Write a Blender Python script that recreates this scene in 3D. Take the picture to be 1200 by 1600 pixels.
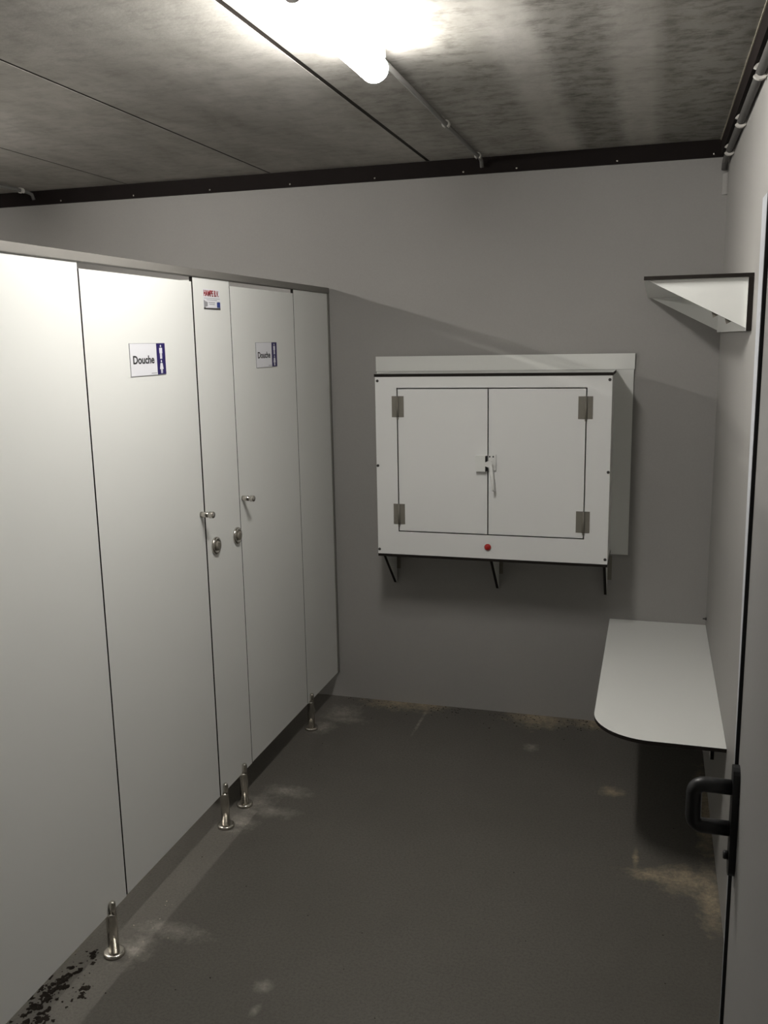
import bpy, bmesh, math, random
from mathutils import Vector, Matrix
random.seed(7)
for o in list(bpy.data.objects): bpy.data.objects.remove(o)
scene = bpy.context.scene
COL = scene.collection

# ------------------------------------------------------------ camera
F_PX, YAW, PITCH, ROLL = 1411.09, 0.2908, -0.1875, -0.0186
CX, CZ = 1.4624, 1.7527
fw = Vector((-math.sin(YAW)*math.cos(PITCH), math.cos(YAW)*math.cos(PITCH), math.sin(PITCH)))
rt = Vector((math.cos(YAW), math.sin(YAW), 0)); up = rt.cross(fw)
c_, s_ = math.cos(ROLL), math.sin(ROLL)
rt, up = c_*rt + s_*up, -s_*rt + c_*up
cam_d = bpy.data.cameras.new('camera'); cam = bpy.data.objects.new('camera', cam_d); COL.objects.link(cam)
cam_d.sensor_fit = 'VERTICAL'; cam_d.sensor_height = 36.0; cam_d.sensor_width = 27.0
cam_d.lens = F_PX*36.0/1600.0; cam_d.clip_start = 0.02
M4 = Matrix((rt, up, -fw)).transposed().to_4x4(); M4.translation = Vector((CX, 0, CZ))
cam.matrix_world = M4
scene.camera = cam

# ------------------------------------------------------------ world, exposure
w = bpy.data.worlds.new('world'); scene.world = w; w.use_nodes = True
w.node_tree.nodes['Background'].inputs[0].default_value = (.5, .5, .5, 1)
w.node_tree.nodes['Background'].inputs[1].default_value = 0.02
scene.view_settings.view_transform = 'Standard'; scene.view_settings.look = 'None'
scene.view_settings.gamma = 1.0; scene.view_settings.use_curve_mapping = False
scene.view_settings.exposure = 0.0
LAMP_MAIN, LAMP_SHOWER = 122.0, 330.0        # emission of the two ceiling lamps

# ------------------------------------------------------------ dimensions
D, W, H = 4.0477, 1.7176, 2.516            # back wall y, right wall x, ceiling z
XL, YF = -2.0, -0.9                        # left wall, wall behind the camera
ZB, ZT = 0.1306, 1.97                      # bottom and top of the cubicle panels

# ------------------------------------------------------------ materials
MATS = {}
def base_mat(name, col, rough=.5, metal=0., spec=.5):
    m = bpy.data.materials.new(name); m.use_nodes = True; MATS[name] = m
    b = m.node_tree.nodes['Principled BSDF']
    b.inputs['Base Color'].default_value = (*col, 1); b.inputs['Roughness'].default_value = rough
    b.inputs['Metallic'].default_value = metal; b.inputs['Specular IOR Level'].default_value = spec
    return m, m.node_tree, b
class NT:
    """small wrapper to write node chains"""
    def __init__(s, nt): s.nt = nt; s.pos = s.n('ShaderNodeNewGeometry').outputs['Position']
    def n(s, t, **k):
        nd = s.nt.nodes.new(t)
        for a, v in k.items(): setattr(nd, a, v)
        return nd
    def put(s, sock, v):
        if hasattr(v, 'is_linked'): s.nt.links.new(v, sock)
        else: sock.default_value = v
    def math(s, op, a, b=0., clamp=False):
        nd = s.n('ShaderNodeMath', operation=op, use_clamp=clamp); s.put(nd.inputs[0], a); s.put(nd.inputs[1], b); return nd.outputs[0]
    def scale(s, v, sc):
        nd = s.n('ShaderNodeVectorMath', operation='MULTIPLY'); s.put(nd.inputs[0], v); nd.inputs[1].default_value = sc; return nd.outputs[0]
    def noise(s, sc=5., det=4., rough=.55, vec=None, dist=0.):
        nd = s.n('ShaderNodeTexNoise'); s.put(nd.inputs['Vector'], vec or s.pos)
        nd.inputs['Scale'].default_value = sc; nd.inputs['Detail'].default_value = det; nd.inputs['Roughness'].default_value = rough; nd.inputs['Distortion'].default_value = dist
        return nd.outputs['Fac']
    def ramp(s, f, *stops):
        nd = s.n('ShaderNodeValToRGB'); s.put(nd.inputs[0], f); el = nd.color_ramp.elements
        while len(el) < len(stops): el.new(.5)
        for e, (p, c) in zip(el, stops):
            e.position = p; e.color = (c, c, c, 1) if not isinstance(c, tuple) else (*c, 1)
        return nd.outputs[0]
    def mix(s, f, a, b):
        nd = s.n('ShaderNodeMix', data_type='RGBA'); s.put(nd.inputs[0], f)
        s.put(nd.inputs[6], a if hasattr(a, 'is_linked') else (*a, 1)); s.put(nd.inputs[7], b if hasattr(b, 'is_linked') else (*b, 1)); return nd.outputs[2]
    def xyz(s):
        nd = s.n('ShaderNodeSeparateXYZ'); s.put(nd.inputs[0], s.pos); return nd.outputs
    def bump(s, h, strength, dist, b):
        nd = s.n('ShaderNodeBump'); nd.inputs['Strength'].default_value = strength; nd.inputs['Distance'].default_value = dist
        s.put(nd.inputs['Height'], h); s.nt.links.new(nd.outputs[0], b.inputs['Normal'])
    def blob(s, x, y, r, wob=None):
        """soft spot on the floor around (x, y)"""
        nd = s.n('ShaderNodeVectorMath', operation='DISTANCE'); s.put(nd.inputs[0], s.pos); nd.inputs[1].default_value = (x, y, 0)
        d = s.math('DIVIDE', nd.outputs['Value'], r)
        if wob is not None: d = s.math('ADD', d, wob)
        return s.math('SUBTRACT', 1., d, True)

def solid(name, col, rough=.5, metal=0., spec=.5, var=.06, sc=9., bump=0.):
    m, nt, b = base_mat(name, col, rough, metal, spec); t = NT(nt)
    f = t.noise(sc, 5, .6)
    lo = tuple(c*(1-var) for c in col); hi = tuple(min(1, c*(1+var)) for c in col)
    nt.links.new(t.mix(f, lo, hi), b.inputs['Base Color'])
    if bump: t.bump(t.noise(220., 3), bump, .002, b)
    return m
solid('laminate_white', (.80, .805, .78), .38, spec=.4, var=.015, sc=3., bump=.03)
solid('laminate_cabinet', (.81, .81, .80), .42, spec=.35, var=.012, sc=3.)
solid('laminate_core', (.014, .011, .009), .7, spec=.2, var=.2, sc=40.)
solid('rubber_black', (.012, .012, .013), .6, var=.2)
solid('plastic_black', (.014, .014, .015), .42, var=.15)
solid('plastic_grey', (.33, .33, .32), .45, var=.06)
solid('plastic_white', (.78, .78, .76), .35, var=.02)
solid('conduit_grey', (.17, .165, .155), .55, var=.1)
solid('conduit_dark', (.085, .082, .078), .6, spec=.25, var=.1)
solid('clip_grey', (.62, .60, .56), .5, var=.06)
solid('plastic_red', (.42, .015, .012), .3, var=.05)
solid('trim_brown', (.013, .0095, .0088), .75, spec=.15, var=.25, sc=14.)
solid('aluminium', (.22, .21, .195), .55, .3, var=.05)
solid('steel', (.62, .59, .54), .22, 1., var=.06, sc=30.)
solid('hinge_steel', (.21, .195, .165), .6, .25, var=.1, sc=30.)
solid('frame_paint', (.60, .62, .66), .4, var=.04)
solid('print_white', (.80, .80, .84), .35, var=.01)
solid('print_black', (.018, .018, .022), .5, var=.05)
solid('print_blue', (.018, .010, .105), .4, var=.04)
solid('print_red', (.30, .012, .018), .45, var=.1)
solid('print_shadow', (.045, .012, .014), .5, var=.05)
solid('print_grey', (.30, .30, .32), .5, var=.12, sc=300.)
solid('print_dark', (.055, .05, .048), .5, var=.1)
solid('print_sky', (.02, .04, .20), .5, var=.15, sc=80.)
solid('mud', (.018, .015, .0125), .95, spec=.05, var=.3, sc=60.)
solid('dust_crumb', (.38, .34, .27), .8, var=.2, sc=60.)

def wall_mat(name, col):
    m, nt, b = base_mat(name, col, .55, spec=.35); t = NT(nt)
    f = t.math('ADD', t.math('MULTIPLY', t.noise(1.3, 3), .6), t.math('MULTIPLY', t.noise(160., 3, .7), .4))
    nt.links.new(t.mix(t.ramp(f, (.3, 0.), (.7, 1.)), tuple(c*.93 for c in col), tuple(c*1.06 for c in col)), b.inputs['Base Color'])
    t.bump(t.noise(260., 2), .08, .002, b)
wall_mat('wall_grey', (.345, .335, .32))
wall_mat('door_grey', (.285, .28, .272))

def ceiling_mat():
    m, nt, b = base_mat('ceiling_board', (.3, .29, .26), .75, spec=.2); t = NT(nt)
    v = t.scale(t.pos, (2.2, .9, 1))
    big = t.noise(2.6, 5, .65, v, .4)
    fine = t.noise(17., 7, .72, t.scale(t.pos, (.8, 1.3, 1)), .15)
    clean = t.mix(t.ramp(big, (.3, 0.), (.7, 1.)), (.34, .325, .295), (.50, .48, .45))
    mould = t.ramp(fine, (.46, 0.), (.70, 1.))
    X = t.xyz()[0]
    # washed and mouldy bands running along the boards
    bands = t.ramp(t.math('DIVIDE', t.math('ADD', X, 2.), 4.),
        ((-2+2)/4, .06), ((.484+2)/4, .06), ((.488+2)/4, .2), ((.80+2)/4, .5), ((.98+2)/4, .55), ((1.04+2)/4, .04), ((1.12+2)/4, .04), ((1.17+2)/4, .85), ((1.29+2)/4, .8), ((1.34+2)/4, .1), ((1.42+2)/4, .1), ((1.47+2)/4, .75), ((1.66+2)/4, .8))
    k = t.math('MULTIPLY', mould, t.math('ADD', t.math('MULTIPLY', bands, .8), .2))
    grime = t.math('MULTIPLY', bands, .62)
    c1 = t.mix(grime, clean, (.11, .105, .09))
    c2 = t.mix(t.math('MULTIPLY', k, 1.1, True), c1, (.075, .068, .058))
    nt.links.new(c2, b.inputs['Base Color'])
    t.bump(t.noise(90., 4), .15, .003, b)
ceiling_mat()

LEGS = [2.031, 2.763, 2.925, 3.644]
def floor_mat():
    m, nt, b = base_mat('floor_concrete', (.16, .15, .14), .62, spec=.3); t = NT(nt)
    big = t.noise(1.6, 4, .6); fine = t.noise(120., 4, .75); mid = t.noise(14., 5, .65)
    col = t.mix(t.ramp(big, (.3, 0.), (.7, 1.)), (.105, .098, .086), (.130, .122, .108))
    col = t.mix(t.math('MULTIPLY', t.ramp(fine, (.42, 0.), (.70, 1.)), .75), col, (.070, .065, .057))
    wob = t.math('MULTIPLY', t.math('SUBTRACT', t.noise(22., 7, .75), .5), 2.2)
    grain = t.ramp(t.noise(55., 5, .8), (.34, .3), (.60, 1.))
    def field(spots):
        m_ = None
        for (x, y, rx, ry) in spots:
            sc = t.n('ShaderNodeVectorMath', operation='MULTIPLY_ADD'); t.put(sc.inputs[0], t.pos)
            sc.inputs[1].default_value = (1/rx, 1/ry, 0); sc.inputs[2].default_value = (-x/rx, -y/ry, 0)
            ln = t.n('ShaderNodeVectorMath', operation='LENGTH'); t.put(ln.inputs[0], sc.outputs[0])
            f = t.math('SUBTRACT', 1., t.math('ADD', ln.outputs['Value'], wob), True)
            m_ = f if m_ is None else t.math('MAXIMUM', m_, f)
        return t.math('MULTIPLY', m_, grain)
    # sandy deposits along the walls
    sand = field([(.30, 4.04, .20, .11), (.45, 4.04, .12, .10), (1.0, 4.02, .18, .14), (1.26, 4.04, .16, .11), (1.52, 2.84, .12, .05), (1.62, 2.84, .13, .10), (1.69, 2.76, .05, .22), (1.46, 2.93, .012, .08), (1.36, 3.38, .06, .05), (1.70, 3.3, .05, .4)])
    col = t.mix(t.math('MULTIPLY', sand, .95), col, (.40, .33, .225))
    # pale drilling dust round the legs, scuffs and scratches
    pale = field([(.05, l+.03, .07, .08) for l in LEGS] + [(.12, l+.14, .13, .05) for l in LEGS] + [(1.006, 3.696, .04, .05), (.484, 2.02, .03, .035), (.50, 1.93, .015, .03), (.72, 1.86, .02, .05), (.09, 3.85, .10, .12), (.47, 3.82, .010, .16)])
    col = t.mix(t.math('MULTIPLY', pale, .5), col, (.46, .43, .38))
    nt.links.new(col, b.inputs['Base Color'])
    t.bump(t.math('ADD', fine, t.math('MULTIPLY', mid, .5)), .25, .004, b)
floor_mat()

def emit_mat(name, col, strength):
    m, nt, b = base_mat(name, (.9, .9, .88), .4)
    b.inputs['Emission Color'].default_value = (*col, 1); b.inputs['Emission Strength'].default_value = strength
emit_mat('lamp_diffuser', (1., .975, .925), LAMP_MAIN)
emit_mat('lamp_diffuser_shower', (1., .96, .90), LAMP_SHOWER)

# ------------------------------------------------------------ builders
def B(): return bmesh.new()
def box(bm, x0, x1, y0, y1, z0, z1, mi=0, thin=None):
    """box; with thin = axis index the faces along the other axes get material slot 1 (the dark panel core)"""
    v = [bm.verts.new((x, y, z)) for x in (x0, x1) for y in (y0, y1) for z in (z0, z1)]
    for k, idx in enumerate(((0, 1, 3, 2), (4, 6, 7, 5), (0, 4, 5, 1), (2, 3, 7, 6), (0, 2, 6, 4), (1, 5, 7, 3))):
        f = bm.faces.new([v[i] for i in idx]); f.material_index = mi if thin is None or k//2 == thin else 1
    return bm
def prism(bm, pts, ax, a, b, core=False, mi=0):
    """polygon pts in the plane across axis ax, extruded from a to b; core = rim faces in slot 1"""
    def P(p, t):
        l = list(p); l.insert(ax, t); return l
    lo = [bm.verts.new(P(p, a)) for p in pts]; hi = [bm.verts.new(P(p, b)) for p in pts]
    bm.faces.new(lo[::-1]).material_index = mi; bm.faces.new(hi).material_index = mi
    n = len(pts)
    for i in range(n):
        bm.faces.new((lo[i], lo[(i+1) % n], hi[(i+1) % n], hi[i])).material_index = 1 if core else mi
    bmesh.ops.recalc_face_normals(bm, faces=bm.faces[:])
    return bm
def lathe(bm, prof, origin, axis, n=28):
    """prof = [(distance along axis, radius)]"""
    ax = Vector(axis).normalized(); o = Vector(origin)
    e1 = ax.orthogonal().normalized(); e2 = ax.cross(e1)
    rings = []
    for (d, r) in prof:
        if r < 1e-6: rings.append([bm.verts.new(o+ax*d)])
        else: rings.append([bm.verts.new(o+ax*d+(e1*math.cos(a)+e2*math.sin(a))*r) for a in (2*math.pi*i/n for i in range(n))])
    for A, C in zip(rings, rings[1:]):
        for i in range(n):
            j = (i+1) % n
            q = [A[i % len(A)], A[j % len(A)], C[j % len(C)], C[i % len(C)]]
            q = list(dict.fromkeys(q))
            if len(q) > 2: bm.faces.new(q).smooth = True
    for R, fl in ((rings[0], True), (rings[-1], False)):
        if len(R) > 2: bm.faces.new(R[::-1] if fl else R)
    bmesh.ops.recalc_face_normals(bm, faces=bm.faces[:])
    return bm
def tube(bm, path, r, n=12):
    path = [Vector(p) for p in path]; rings = []
    ref = None
    for i, p in enumerate(path):
        t = (path[min(i+1, len(path)-1)]-path[max(i-1, 0)]).normalized()
        e1 = t.orthogonal().normalized() if ref is None else (ref - t*ref.dot(t)).normalized()
        ref = e1; e2 = t.cross(e1)
        rings.append([bm.verts.new(p+(e1*math.cos(a)+e2*math.sin(a))*r) for a in (2*math.pi*k/n for k in range(n))])
    for A, C in zip(rings, rings[1:]):
        for i in range(n):
            bm.faces.new((A[i], A[(i+1) % n], C[(i+1) % n], C[i])).smooth = True
    bm.faces.new(rings[0][::-1]); bm.faces.new(rings[-1])
    bmesh.ops.recalc_face_normals(bm, faces=bm.faces[:])
    return bm
def wpos(o):
    p = Vector((0, 0, 0))
    while o: p += o.location; o = o.parent
    return p
def obj(name, bm, mats, parent=None, label=None):
    me = bpy.data.meshes.new(name)
    if parent: bmesh.ops.translate(bm, verts=bm.verts[:], vec=-wpos(parent))
    bm.to_mesh(me); bm.free()
    for m in (mats if isinstance(mats, (list, tuple)) else [mats]): me.materials.append(MATS[m])
    o = bpy.data.objects.new(name, me); COL.objects.link(o); o.parent = parent
    if label: o['label'] = label
    return o
def thing(name, label, cat, loc, group=None):
    o = bpy.data.objects.new(name, None); COL.objects.link(o); o.location = loc; o.empty_display_size = .05
    o['label'] = label; o['category'] = cat
    if group: o['group'] = group
    return o
def struct(name, bm, mats, label, cat):
    o = obj(name, bm, mats); o['kind'] = 'structure'; o['label'] = label; o['category'] = cat
    return o
def text_bm(s, origin, xdir, ydir, width, height, depth, bold=0.):
    """outline text fitted into width x height, raised by depth, lying in the plane xdir/ydir"""
    cu = bpy.data.curves.new('txt', 'FONT'); cu.body = s; cu.offset = bold; cu.extrude = .001; cu.resolution_u = 4
    to = bpy.data.objects.new('txt', cu); COL.objects.link(to)
    bpy.context.view_layer.update()
    me = bpy.data.meshes.new_from_object(to.evaluated_get(bpy.context.evaluated_depsgraph_get()))
    bpy.data.objects.remove(to); bpy.data.curves.remove(cu)
    bm = B(); bm.from_mesh(me); bpy.data.meshes.remove(me)
    xs = [v.co.x for v in bm.verts]; ys = [v.co.y for v in bm.verts]
    x0, x1, y0, y1 = min(xs), max(xs), min(ys), max(ys)
    X, Y, O = Vector(xdir), Vector(ydir), Vector(origin); N = X.cross(Y)
    for v in bm.verts:
        v.co = O + X*((v.co.x-x0)/(x1-x0)*width) + Y*((v.co.y-y0)/(y1-y0)*height) + N*(depth if v.co.z > 0 else 0)
    for f in bm.faces: f.material_index = 0
    return bm

LAM = ['laminate_white', 'laminate_core']
CAB = ['laminate_cabinet', 'laminate_core']

# ------------------------------------------------------------ room shell
struct('floor', box(B(), XL-.1, W+.1, YF-.1, D+.1, -.12, 0), 'floor_concrete', 'dark grey concrete floor with sandy dirt along the walls', 'floor')
struct('wall_back', box(B(), XL-.1, W+.1, D, D+.1, 0, H+.1), 'wall_grey', 'smooth grey wall carrying the white wall cabinet', 'wall')
struct('wall_right', box(B(), W, W+.1, YF-.1, D, 0, H+.1), 'wall_grey', 'smooth grey wall with the bench, the shelf and the exit door', 'wall')
struct('wall_left', box(B(), XL-.1, XL, YF-.1, D, 0, H+.1), 'wall_grey', 'grey wall at the back of the shower cubicles', 'wall')
struct('wall_front', box(B(), XL, W, YF-.1, YF, 0, H+.1), 'wall_grey', 'grey wall opposite the wall cabinet', 'wall')
ceil = struct('ceiling', box(B(), XL, W, YF, D, H+.022, H+.1), 'laminate_core', 'mottled grey board ceiling with dark joints', 'ceiling')
seams = [XL, -1.752, -1.006, -.260, .486, W]
JW = {-1.752: .0043, -1.006: .0049, -.260: .0059, .486: .0086}
for a, b_ in zip(seams, seams[1:]):
    bm = box(B(), a+JW.get(a, .004), b_-JW.get(b_, .004), YF, D, H, H+.02)
    obj('ceiling_panel', bm, 'ceiling_board', ceil)
for x, hw in ((-1.752, .0042), (-1.006, .0048), (-.260, .0058), (.486, .0085)):
    obj('joint_strip', box(B(), x-hw, x+hw, YF, D-.015, H+.0010, H+.02), 'laminate_core', ceil)
t1 = struct('trim_1', box(B(), XL, W, D-.014, D-.0005, 2.4495, H-.0005), 'trim_brown', 'dark brown trim strip along the top of the back wall', 'trim')
for x in (-1.382, -.975, -.569, -.164, .241, .641, .871, 1.285, 1.66):
    obj('screw', lathe(B(), [(0, .005), (.002, .0045), (.003, 0)], (x, D-.014, 2.462), (0, -1, 0), 10), 'steel', t1)
t2 = struct('trim_2', box(B(), W-.032, W-.0005, YF, D-.0145, 2.452, H-.0005), 'trim_brown', 'dark brown trim strip along the top of the door wall', 'trim')
obj('edge_bead', box(B(), W-.036, W-.0325, YF, D-.0145, H-.004, H-.0005), 'dust_crumb', t2)

# exit door standing open along the right wall
FX, LX, EY = 1.616, 1.622, 1.527
d1 = bpy.data.objects.new('door_1', None); COL.objects.link(d1); d1.location = (LX, 1.1, 0); d1['kind'] = 'structure'
d1['label'] = 'grey exit door standing open along the wall with black handle'; d1['category'] = 'door'
obj('door_frame', box(B(), LX, W-.0005, .50, .60, .001, 2.05), 'frame_paint', d1)
obj('door_leaf', box(B(), LX, LX+.042, .603, EY-.001, .012, 1.962), 'door_grey', d1)
obj('gasket', box(B(), FX+.0005, LX+.03, EY-.0005, EY+.003, .012, 1.955), 'rubber_black', d1)
obj('edge_profile', prism(B(), [(EY+.0035, .012), (EY+.006, .012), (EY+.010, 1.05), (EY+.045, 1.45), (EY+.070, 1.962), (EY+.0035, 1.962)], 0, FX, LX+.036), 'frame_paint', d1)
PY, PZ = 1.50, .932
bm = B(); pl = []
for sgn, zc in ((1, 1.031), (-1, .868)):
    for i in range(9):
        a = math.pi*i/8 if sgn > 0 else math.pi + math.pi*i/8
        pl.append((PY+.018*math.cos(a), zc+.018*math.sin(a)))
prism(bm, pl, 0, LX-.011, LX-.0003)
hp = obj('handle_plate', bm, 'plastic_black', d1)
gx = LX-.070; zt_, zl_ = 1.009, .934; pts = [(LX-.012, PY, zt_)]
for i in range(7):
    a = math.pi/2*i/6; pts.append((gx+.016-.016*math.sin(a), PY, zt_-.016+.016*math.cos(a)))
for i in range(7):
    a = math.pi/2*i/6; pts.append((gx+.016-.016*math.cos(a), PY, zl_+.016-.016*math.sin(a)))
pts.append((LX-.012, PY, zl_))
obj('handle_grip', tube(B(), pts, .0128, 16), 'plastic_black', d1)
obj('lock_cylinder', lathe(B(), [(0, .0075), (.006, .0075), (.008, .006), (.008, 0)], (LX-.0112, PY, .885), (-1, 0, 0), 16), 'plastic_black', d1)

# ------------------------------------------------------------ shower partition
PT = .012   # panel thickness, front face at x = 0
g1, g2, g3, g4 = 2.1221, 2.7407, 3.0163, 3.617
sp = thing('shower_partition', 'long white laminate partition standing on steel legs under a grey top rail', 'partition', (0, 3.0, 0))
Y0 = .55
obj('fixed_panel', box(B(), -PT, 0, Y0, g1-.0032, ZB, ZT, thin=0), LAM, sp)
pil = obj('fixed_panel', box(B(), -PT, 0, g2+.005, g3-.0022, ZB, ZT, thin=0), LAM, sp, 'narrow white panel with two locks and a small sticker')
obj('fixed_panel', box(B(), -PT, 0, g4+.0022, D-.018, ZB, ZT, thin=0), LAM, sp)
bm = B(); box(bm, -PT-.006, .006, Y0, D-.0005, ZT+.0005, 1.9965)
bm.edges.ensure_lookup_table()
bmesh.ops.bevel(bm, geom=[e for e in bm.edges if abs(e.verts[0].co.y-e.verts[1].co.y) > 1], offset=.002, segments=2, affect='EDGES')
obj('top_rail', bm, 'aluminium', sp)
bm = B(); box(bm, -PT-.005, .005, D-.0175, D-.0005, ZB, ZT); obj('wall_profile', bm, 'aluminium', sp)
obj('divider_panel', box(B(), XL+.001, -PT-.0005, 2.872, 2.884, ZB, ZT, thin=1), LAM, sp)
obj('divider_panel', box(B(), XL+.001, -PT-.0005, Y0, Y0+.012, ZB, ZT, thin=1), LAM, sp)
for y in LEGS:
    bm = B()
    lathe(bm, [(.0, .0160), (.118, .0160), (.122, .0155), (.125, .0125)], (.004, y, .010), (0, 0, 1), 24)
    # clamp tongue gripping the panel from the front
    lathe(bm, [(.0, .0095), (.036, .0095), (.040, .0085), (.042, .006), (.043, 0)], (.0105, y, .130), (0, 0, 1), 18)
    leg = obj('support_leg', bm, 'steel', sp)
    obj('foot_disc', lathe(B(), [(0, .031), (.008, .031), (.0105, .029), (.0115, .024), (.0115, .0162)], (.004, y, .0003), (0, 0, 1), 32), 'steel', leg)
for y in (2.808, 2.979):
    lk = obj('lock_rosette', lathe(B(), [(.0, .0315), (.004, .0315), (.0075, .0295), (.0085, .026), (.0075, .019), (.0065, .0175)], (.0003, y, 1.0535), (1, 0, 0), 32), 'steel', pil)
    # slotted turn piece in the middle of the rosette: one mesh with the rosette's slot
    bm = B(); lathe(bm, [(.0, .0165), (.006, .0165), (.008, .0145), (.008, 0)], (.0065, y, 1.0535), (1, 0, 0), 24)
    box(bm, .0146, .018, y-.0035, y+.0035, 1.0535-.012, 1.0535+.012)
    obj('turn_piece', bm, 'hinge_steel', pil)

# sticker on the narrow panel
YD, ZU = (0, 1, 0), (0, 0, 1)
sy, sz = 2.815, 1.8665
obj('sticker', box(B(), .0002, .0006, sy, sy+.124, sz, sz+.069), 'print_white', pil, 'small white company sticker with red lettering')
obj('sticker_lettering', text_bm('HAMPE B.V.', (.0008, sy+.003, sz+.0455), YD, ZU, .110, .020, .0004, .02), 'print_red', pil)
obj('sticker_lettering', text_bm('HAMPE B.V.', (.00065, sy+.0045, sz+.0443), YD, ZU, .110, .020, .0001, .02), 'print_shadow', pil)
def bars(rows):
    bm = B()
    for (y, z, wd, h, seed) in rows:
        rnd = random.Random(seed); a = y
        while a < y+wd:
            l = rnd.uniform(.003, .008); box(bm, .00065, .0009, a, min(a+l, y+wd), z, z+h); a += l+.0012
    return bm
obj('sticker_small_print', bars([(sy+.004, sz+.0375, .116, .0019, 1), (sy+.022, sz+.0322, .078, .0019, 2), (sy+.037, sz+.0235, .046, .0026, 3), (sy+.041, sz+.0178, .040, .0026, 4)]), 'print_grey', pil)
bm = B(); prism(bm, [(sy+.002, sz+.006), (sy+.012, sz+.009), (sy+.028, sz+.012), (sy+.029, sz+.026), (sy+.014, sz+.028), (sy+.002, sz+.033)], 0, .00065, .0009)
obj('sticker_picture', bm, 'print_grey', pil)
obj('sticker_picture', prism(B(), [(sy+.001, sz+.001), (sy+.123, sz+.001), (sy+.123, sz+.0085), (sy+.096, sz+.0075), (sy+.016, sz+.0065), (sy+.008, sz+.0085), (sy+.001, sz+.0075)], 0, .00065, .0009), 'print_dark', pil)
obj('sticker_picture', prism(B(), [(sy+.098, sz+.0088), (sy+.122, sz+.0088), (sy+.122, sz+.027), (sy+.110, sz+.028), (sy+.098, sz+.0265)], 0, .00065, .0009), 'print_sky', pil)

# ------------------------------------------------------------ shower doors
def shower_door(y0, y1, knob_y, sign_y, sign_z, label, slab):
    d = thing('shower_door', label, 'door', (-.006, (y0+y1)/2, ZB), 'shower doors in the white partition')
    obj('door_leaf', box(B(), -PT, 0, y0, y1, ZB+.002, 1.954, thin=0), LAM, d)
    bm = B(); lathe(bm, [(0, .0098), (.026, .0098), (.0275, .0075), (.032, .0075), (.0335, .0115), (.046, .0115), (.048, .0105), (.048, 0)], (.0002, knob_y, 1.183), (1, 0, 0), 24)
    obj('knob', bm, 'steel', d)
    s = obj('door_sign', box(B(), .0003, .0020, sign_y, sign_y+.198, sign_z, sign_z+.0935), 'print_white', d, slab)
    # thin dark outline of the plate
    bm = B(); a, b2, zz, z2 = sign_y, sign_y+.198, sign_z, sign_z+.0935
    box(bm, .0003, .0021, a-.0012, a, zz-.0012, z2+.0012); box(bm, .0003, .0021, a, b2, z2, z2+.0012); box(bm, .0003, .0021, a, b2, zz-.0014, zz)
    obj('sign_edge', bm, 'print_grey', s)
    obj('sign_lettering', text_bm('Douche', (.0021, a+.014, zz+.034), YD, ZU, .118, .0245, .0003, .028), 'print_black', s)
    obj('sign_band', box(B(), .0021, .0024, a+.1475, b2, zz, z2), 'print_blue', s)
    yc = a+.172
    def disc(bm, cy, cz, r):
        prism(bm, [(cy+r*math.cos(2*math.pi*i/16), cz+r*math.sin(2*math.pi*i/16)) for i in range(16)], 0, .0025, .0028)
    bm = B(); z0 = zz+.050
    disc(bm, yc, z0+.0355, .0036)
    prism(bm, [(yc-.0085, z0+.0135), (yc+.0085, z0+.0135), (yc+.0085, z0+.030), (yc-.0085, z0+.030)], 0, .0025, .0028)
    for sg in (-1, 1): box(bm, .0025, .0028, yc+sg*.0033-.0027, yc+sg*.0033+.0027, z0-.003, z0+.0132)
    obj('sign_pictogram', bm, 'print_white', s)
    bm = B(); z0 = zz+.006
    disc(bm, yc, z0+.0335, .0036)
    prism(bm, [(yc-.0105, z0+.0095), (yc+.0105, z0+.0095), (yc+.006, z0+.028), (yc-.006, z0+.028)], 0, .0025, .0028)
    for sg in (-1, 1): box(bm, .0025, .0028, yc+sg*.003-.002, yc+sg*.003+.002, z0-.003, z0+.0093)
    obj('sign_pictogram', bm, 'print_white', s)
    obj('sign_small_print', box(B(), .0021, .0023, a+.112, a+.144, zz+.004, zz+.0058), 'print_grey', s)
    return d
shower_door(g1+.0032, g2-.004, 2.714, 2.341, 1.6635, 'white shower door between the wide blank panel and the narrow sticker panel', 'white door sign reading Douche with a blue band')
shower_door(g3+.0022, g4-.0022, 3.041, 3.218, 1.6600, 'white shower door between the sticker panel and the end panel at the grey wall', 'white door sign reading Douche with a blue band')

# ------------------------------------------------------------ wall cabinet
cy = D-.297                                  # front plane of the cabinet
cb = thing('wall_cabinet', 'white two-door wall cabinet with grey hinges and a small red light', 'cabinet', (.8, D-.01, .82))
obj('back_board', box(B(), .228, 1.3815, D-.0105, D-.0005, 1.614, 1.681, thin=1), LAM, cb)
obj('back_board', box(B(), .232, 1.3780, D-.0105, D-.0005, .800, 1.6128, thin=1), LAM, cb)
x0, x1, z0, z1 = .3102, 1.3028, .8230, 1.5995
bm = B(); box(bm, x0-.004, x1+.002, cy-.001, D-.011, z1+.0005, z1+.0128, thin=2); obj('top_board', bm, LAM, cb)
bm = B(); box(bm, x0, x1, cy-.001, D-.011, z0-.0125, z0-.0005, thin=2); obj('bottom_board', bm, LAM, cb)
for a in (x0+.003, x1-.015): obj('side_board', box(B(), a, a+.012, cy+.0125, D-.011, z0, z1, thin=0), LAM, cb)
dx0, dx1, dz0, dz1 = .4105, 1.2010, .9300, 1.5480
gap = .0048
bm = B()
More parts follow.
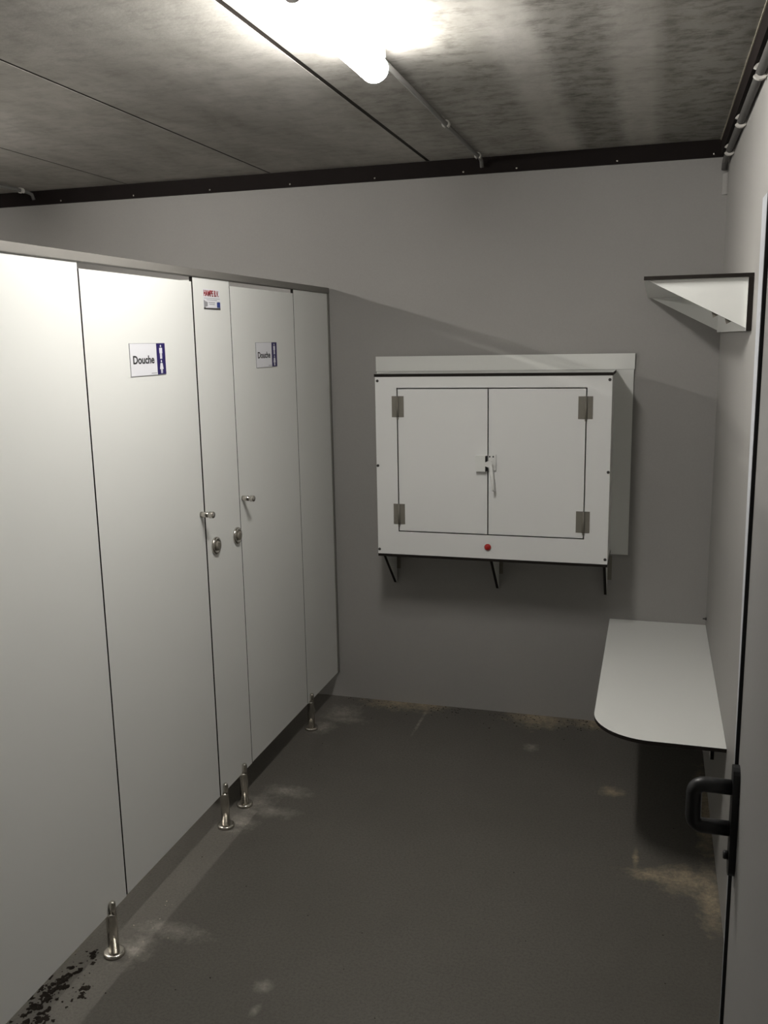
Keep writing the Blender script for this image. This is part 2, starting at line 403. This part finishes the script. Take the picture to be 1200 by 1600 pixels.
# one board with a rectangular opening
xs, zs = [x0, dx0-gap, dx1+gap, x1], [z0, dz0-gap, dz1+gap, z1]
for yy, fl in ((cy, 0), (cy+.012, 1)):
    vv = [[bm.verts.new((x, yy, z)) for z in zs] for x in xs]
    for i in range(3):
        for j in range(3):
            if i == 1 and j == 1: continue
            q = [vv[i][j], vv[i+1][j], vv[i+1][j+1], vv[i][j+1]]
            bm.faces.new(q if not fl else q[::-1])
    if not fl: v0 = vv
def rim(i0, j0, i1, j1):
    f = bm.faces.new((v0[i0][j0], v0[i1][j1], vv[i1][j1], vv[i0][j0])); f.material_index = 1
for i in range(3):
    rim(i, 0, i+1, 0); rim(i, 3, i+1, 3); rim(0, i, 0, i+1); rim(3, i, 3, i+1)
rim(1, 1, 2, 1); rim(1, 2, 2, 2); rim(1, 1, 1, 2); rim(2, 1, 2, 2)
bmesh.ops.recalc_face_normals(bm, faces=bm.faces[:])
obj('front_board', bm, CAB, cb)
xm = .8020
doors = []
for a, b_ in ((dx0, xm-.0024), (xm+.0024, dx1)):
    doors.append(obj('cabinet_door', box(B(), a, b_, cy, cy+.012, dz0, dz1, thin=1), CAB, cb))
for k, (hx0, hx1, hz0, hz1) in enumerate(((.384, .437, 1.428, 1.518), (.385, .436, .959, 1.049), (1.171, 1.229, 1.425, 1.517), (1.171, 1.227, .953, 1.043))):
    bm = B(); hx = dx0-.0008 if k < 2 else dx1+.0008
    box(bm, hx0, hx-.005, cy-.0022, cy-.0002, hz0, hz1); box(bm, hx+.005, hx1, cy-.0022, cy-.0002, hz0, hz1)
    lathe(bm, [(0, .0052), (hz1-hz0, .0052)], (hx, cy-.0045, hz0), (0, 0, 1), 14)
    hg = obj('hinge', bm, 'hinge_steel', cb)
    obj('hinge_pin', lathe(B(), [(0, .0), (.0, .004), (.008, .004), (.008, 0)], (hx, cy-.0045, hz0-.0085), (0, 0, 1), 12), 'hinge_steel', hg)
bm = B(); box(bm, .7515, .7935, cy-.022, cy-.0003, 1.2030, 1.2680)
kp = obj('latch_keeper', bm, 'laminate_white', cb)
obj('latch_keeper_edge', box(B(), .7937, .7985, cy-.021, cy-.0003, 1.2030, 1.2680), 'rubber_black', kp)
bm = B(); box(bm, .8040, .8370, cy-.010, cy-.0003, 1.206, 1.274)
bmesh.ops.bevel(bm, geom=bm.edges[:], offset=.002, segments=2, affect='EDGES')
lp = obj('latch_plate', bm, 'plastic_white', cb)
for x in (.811, .826): obj('screw_hole', lathe(B(), [(0, .0034), (.0008, .0034), (.0008, 0)], (x, cy-.0101, 1.2655), (0, -1, 0), 12), 'print_black', lp)
# lever: nose over the keeper, boss, curved tail
bm = B(); N = 14; spine = []
for i in range(N+1):
    t_ = i/N; spine.append((.812+.022*math.sin(t_*1.45)-.004*t_, cy-.016-.020*math.sin(t_*2.2), 1.250-.128*t_, .0085-.0030*t_))
rings = []
for (x, y, z, r) in spine:
    rings.append([bm.verts.new((x+r*math.cos(a), y+.0042*math.sin(a), z)) for a in (2*math.pi*k/12 for k in range(12))])
for A, C in zip(rings, rings[1:]):
    for i in range(12): bm.faces.new((A[i], A[(i+1) % 12], C[(i+1) % 12], C[i])).smooth = True
bm.faces.new(rings[0]); bm.faces.new(rings[-1][::-1])
prism(bm, [(.788, 1.229), (.806, 1.222), (.822, 1.212), (.826, 1.240), (.814, 1.252), (.788, 1.240)], 1, cy-.026, cy-.0225)
bmesh.ops.recalc_face_normals(bm, faces=bm.faces[:])
obj('latch_lever', bm, 'plastic_white', cb, 'white curved latch lever')
bm = B(); lathe(bm, [(0, .0145), (.004, .0145), (.006, .0125), (.010, .0110), (.013, .007), (.014, 0)], (xm, cy-.0003, .873), (0, -1, 0), 24)
obj('indicator_light', bm, 'plastic_red', cb, 'round red indicator light')
for (x, z) in ((.3205, 1.583), (1.2925, 1.583), (.3165, 1.216), (1.2960, 1.209), (.3165, .842), (1.2930, .843)):
    obj('screw', lathe(B(), [(0, .0062), (.002, .0058), (.0035, .003), (.0036, 0)], (x, cy-.0003, z), (0, -1, 0), 14), 'print_dark', cb)
for x in (.306, .798, 1.286):
    bm = prism(B(), [(3.838, z0-.0130), (D-.001, z0-.0130), (D-.001, .612), (D-.012, .612)], 0, x-.006, x+.006, core=True)
    br = obj('bracket', bm, LAM, cb)
    # angle piece fixing the bracket to the wall
    obj('angle_piece', box(B(), x+.0065, x+.024, D-.0035, D-.0005, .68, .79), 'hinge_steel', br)

# ------------------------------------------------------------ corner shelf
sh = thing('wall_shelf', 'white laminate wall shelf with dark edges and triangular end boards', 'shelf', (W, 3.37, 1.76))
SY0, SY1 = 2.752, 4.02
obj('shelf_board', box(B(), 1.424, W-.0005, SY0, SY1, 1.9075, 1.9185, thin=2), LAM, sh)
obj('wall_board', box(B(), W-.0150, W-.0005, SY0, SY1, 1.7610, 1.9070, thin=0), LAM, sh)
for y in (SY0+.012, SY1-.014):
    obj('end_board', prism(B(), [(1.436, 1.9068), (W-.0155, 1.9068), (W-.0155, 1.7690)], 1, y, y+.012, core=True), LAM, sh)
for x in (1.612, 1.648):
    zc = 1.9068-(x-1.436)*.517
    obj('angle_bracket', prism(B(), [(x-.004, zc+.014), (x+.028, zc-.004), (x+.004, zc-.016)], 1, SY0+.026, SY0+.029), 'hinge_steel', sh)

# ------------------------------------------------------------ bench board
be = thing('wall_bench', 'white laminate bench board with a rounded corner fixed to the grey wall', 'bench', (W, 3.4, .499))
BX, BY, R, ZBN = 1.3075, 2.780, .185, .499
pl = [(W-.0008, BY), (W-.0008, D-.002), (BX, D-.002)]
for i in range(15):
    a = math.pi/2*i/14; pl.append((BX+R-R*math.cos(a), BY+R-R*math.sin(a)))
obj('bench_board', prism(B(), pl[::-1], 2, ZBN-.0125, ZBN, core=True), LAM, be)
for y in (3.30, 3.85):
    obj('bracket', prism(B(), [(1.42, ZBN-.0130), (W-.0135, ZBN-.0130), (W-.0135, .255)], 1, y, y+.012, core=True), LAM, be)
obj('wall_cleat', box(B(), W-.0130, W-.0008, 3.24, 3.98, .245, ZBN-.0130, thin=0), LAM, be)

# ------------------------------------------------------------ ceiling lamps
def lamp(x, y0, y1, mat, label, bare=False):
    l = thing('ceiling_light', label, 'lamp', (x, (y0+y1)/2, H))
    hw = .038
    obj('housing', box(B(), x-.024, x+.024, y0, y1, H-.022, H-.0005), 'plastic_white', l)
    def section(k):
        return [(x+hw*k*math.cos(2*math.pi*i/28), H-.0225-.034*k-.034*math.sin(2*math.pi*i/28)*k+(.034*(k-1))) for i in range(28)]
    if bare:
        obj('tube', lathe(B(), [(0, .013), (y1-y0-.052, .013)], (x, y0+.026, H-.058), (0, 1, 0), 20), mat, l)
    else:
        obj('diffuser', prism(B(), section(1.), 1, y0+.026, y1-.026), mat, l)
    for a, b_ in ((y0, y0+.0255), (y1-.0255, y1)):
        obj('end_cap', prism(B(), section(.62), 1, a, b_), 'plastic_white', l)
    return l
lamp(.722, 1.89, 2.49, 'lamp_diffuser', 'glowing tube lamp on the ceiling over the walkway')
lamp(-1.50, 2.13, 2.82, 'lamp_diffuser_shower', 'tube lamp on the ceiling above the shower cubicles', True)

# ------------------------------------------------------------ conduits
def clip_bm(c, along, away, r):
    """open saddle clip around a pipe"""
    A, N = Vector(along), Vector(away); S = A.cross(N); c = Vector(c); bm = B(); prof = []
    for i in range(13):
        a = math.radians(-150+300*i/12); prof.append((math.sin(a), math.cos(a)))
    vs = []
    for (s, n_) in prof:
        vs.append([bm.verts.new(c+S*(s*rr)+N*(-n_*rr*1.0)+A*aa) for rr, aa in ((r*1.1, -.009), (r*1.75, -.010), (r*1.75, .010), (r*1.1, .009))])
    for a, b_ in zip(vs, vs[1:]):
        for i in range(4): bm.faces.new((a[i], a[(i+1) % 4], b_[(i+1) % 4], b_[i]))
    bm.faces.new(vs[0]); bm.faces.new(vs[-1][::-1])
    bmesh.ops.recalc_face_normals(bm, faces=bm.faces[:])
    return bm
def conduit(label, path, r, clips, along, away, mat='conduit_grey'):
    c = thing('conduit', label, 'pipe', path[0])
    obj('pipe', tube(B(), path, r, 12), mat, c)
    for p in clips: obj('clip', clip_bm(p, along, away, r), 'clip_grey', c)
    return c
rz = H-.013
c1 = conduit('thin grey conduit on the ceiling between the glowing lamp and the dark trim', [(.722, 2.492, rz), (.722, 3.3, rz), (.724, 3.97, rz), (.724, 4.01, rz-.006), (.724, 4.022, rz-.03)], .008, [(.722, 3.33, rz), (.724, 3.93, rz)], (0, 1, 0), (0, 0, -1))
obj('cable_gland', lathe(B(), [(0, .0115), (.020, .0115), (.022, .0095), (.040, .0095), (.042, .0085)], (.722, 2.4925, rz), (0, 1, 0), 16), 'clip_grey', c1)
conduit('thin grey conduit on the ceiling above the shower cubicles', [(-1.5, 2.822, rz), (-1.53, 3.97, rz), (-1.53, 4.01, rz-.006), (-1.53, 4.022, rz-.03)], .008, [(-1.529, 3.93, rz), (-1.515, 3.2, rz)], (0, 1, 0), (0, 0, -1))
cxr, czr = W-.016, 2.428
conduit('grey conduit clipped to the wall under the dark trim above the shelf', [(cxr, YF+.01, czr), (cxr, 3.0, czr), (cxr, 3.99, czr), (cxr, 4.02, czr-.008), (cxr, 4.03, czr-.03)], .012, [(cxr, y, czr) for y in (2.0, 2.72, 3.30, 3.78)], (0, 1, 0), (-1, 0, 0), 'conduit_dark')
cs = thing('cable_cover', 'short grey cable cover in the corner under the dark trim', 'cover', (W, D, 2.31))
obj('cover_body', prism(B(), [(W-.020, D-.0005), (W-.0005, D-.0005), (W-.0005, D-.020), (W-.006, D-.020)], 2, 2.305, 2.385), 'wall_grey', cs)
bo = obj('wall_bolt', lathe(B(), [(0, .006), (.006, .006), (.008, .003), (.016, .003), (.016, 0)], (W-.0003, 4.0, .541), (-1, 0, 0), 12), 'print_dark')
bo['label'] = 'tiny dark bolt sticking out of the wall above the bench'; bo['category'] = 'bolt'

# ------------------------------------------------------------ dirt on the floor
def crumbs(name, spots, mat, label, flat=.35):
    bm = B()
    for (x, y, r) in spots:
        n = random.randint(9, 13); h = r*flat*random.uniform(.6, 1.2)
        top = bm.verts.new((x, y, h+.0004)); ring = []
        ph = random.random()*6
        for i in range(n):
            a = 2*math.pi*i/n+ph; q = r*random.uniform(.45, 1.35)
            ring.append(bm.verts.new((x+q*math.cos(a), y+q*math.sin(a), .0004)))
        for i in range(n): bm.faces.new((ring[i], ring[(i+1) % n], top))
        bm.faces.new(ring[::-1])
    o = obj(name, bm, mat); o['kind'] = 'stuff'; o['label'] = label; o['category'] = 'dirt'
    return o
spots = []
for (x, y, sx, sy_, n) in ((-.045, 1.735, .022, .035, 34), (-.075, 1.885, .018, .035, 40), (-.02, 1.70, .02, .022, 14), (.0, 1.865, .010, .018, 10), (-.055, 2.005, .008, .014, 9), (-.085, 1.82, .02, .05, 22)):
    for _ in range(n): spots.append((random.gauss(x, sx), random.gauss(y, sy_), random.uniform(.004, .012)))
    for _ in range(n): spots.append((random.gauss(x, sx*1.5), random.gauss(y, sy_*1.5), random.uniform(.001, .004)))
spots += [(-.03+random.gauss(0, .02), 2.06+random.gauss(0, .03), .002) for _ in range(8)]
crumbs('mud_crumbs', spots, 'mud', 'clumps of black mud on the floor under the wide blank panel', .18)
spots = []
for _ in range(150): spots.append((random.uniform(.05, 1.35), D-.01-abs(random.gauss(0, .05)), random.uniform(.0012, .0042)))
for _ in range(40): spots.append((random.gauss(1.0, .12), D-.03-abs(random.gauss(0, .09)), random.uniform(.0012, .0045)))
for _ in range(60): spots.append((random.uniform(.0, 1.6), random.uniform(1.6, 3.9), random.uniform(.001, .0028)))
spots = [s for s in spots if s[1] < D-.008]
crumbs('dirt_crumbs', spots, 'mud', 'fine dark dirt crumbs scattered along the foot of the back wall', .4)
spots = [(random.gauss(.07, .03), random.gauss(2.2, .05), random.uniform(.001, .003)) for _ in range(8)]
for l in LEGS: spots += [(.05+random.gauss(0, .02), l+.03+random.gauss(0, .03), random.uniform(.0008, .0022)) for _ in range(9)]
crumbs('dust_crumbs', spots, 'dust_crumb', 'pale dust crumbs on the floor around the steel legs', .4)
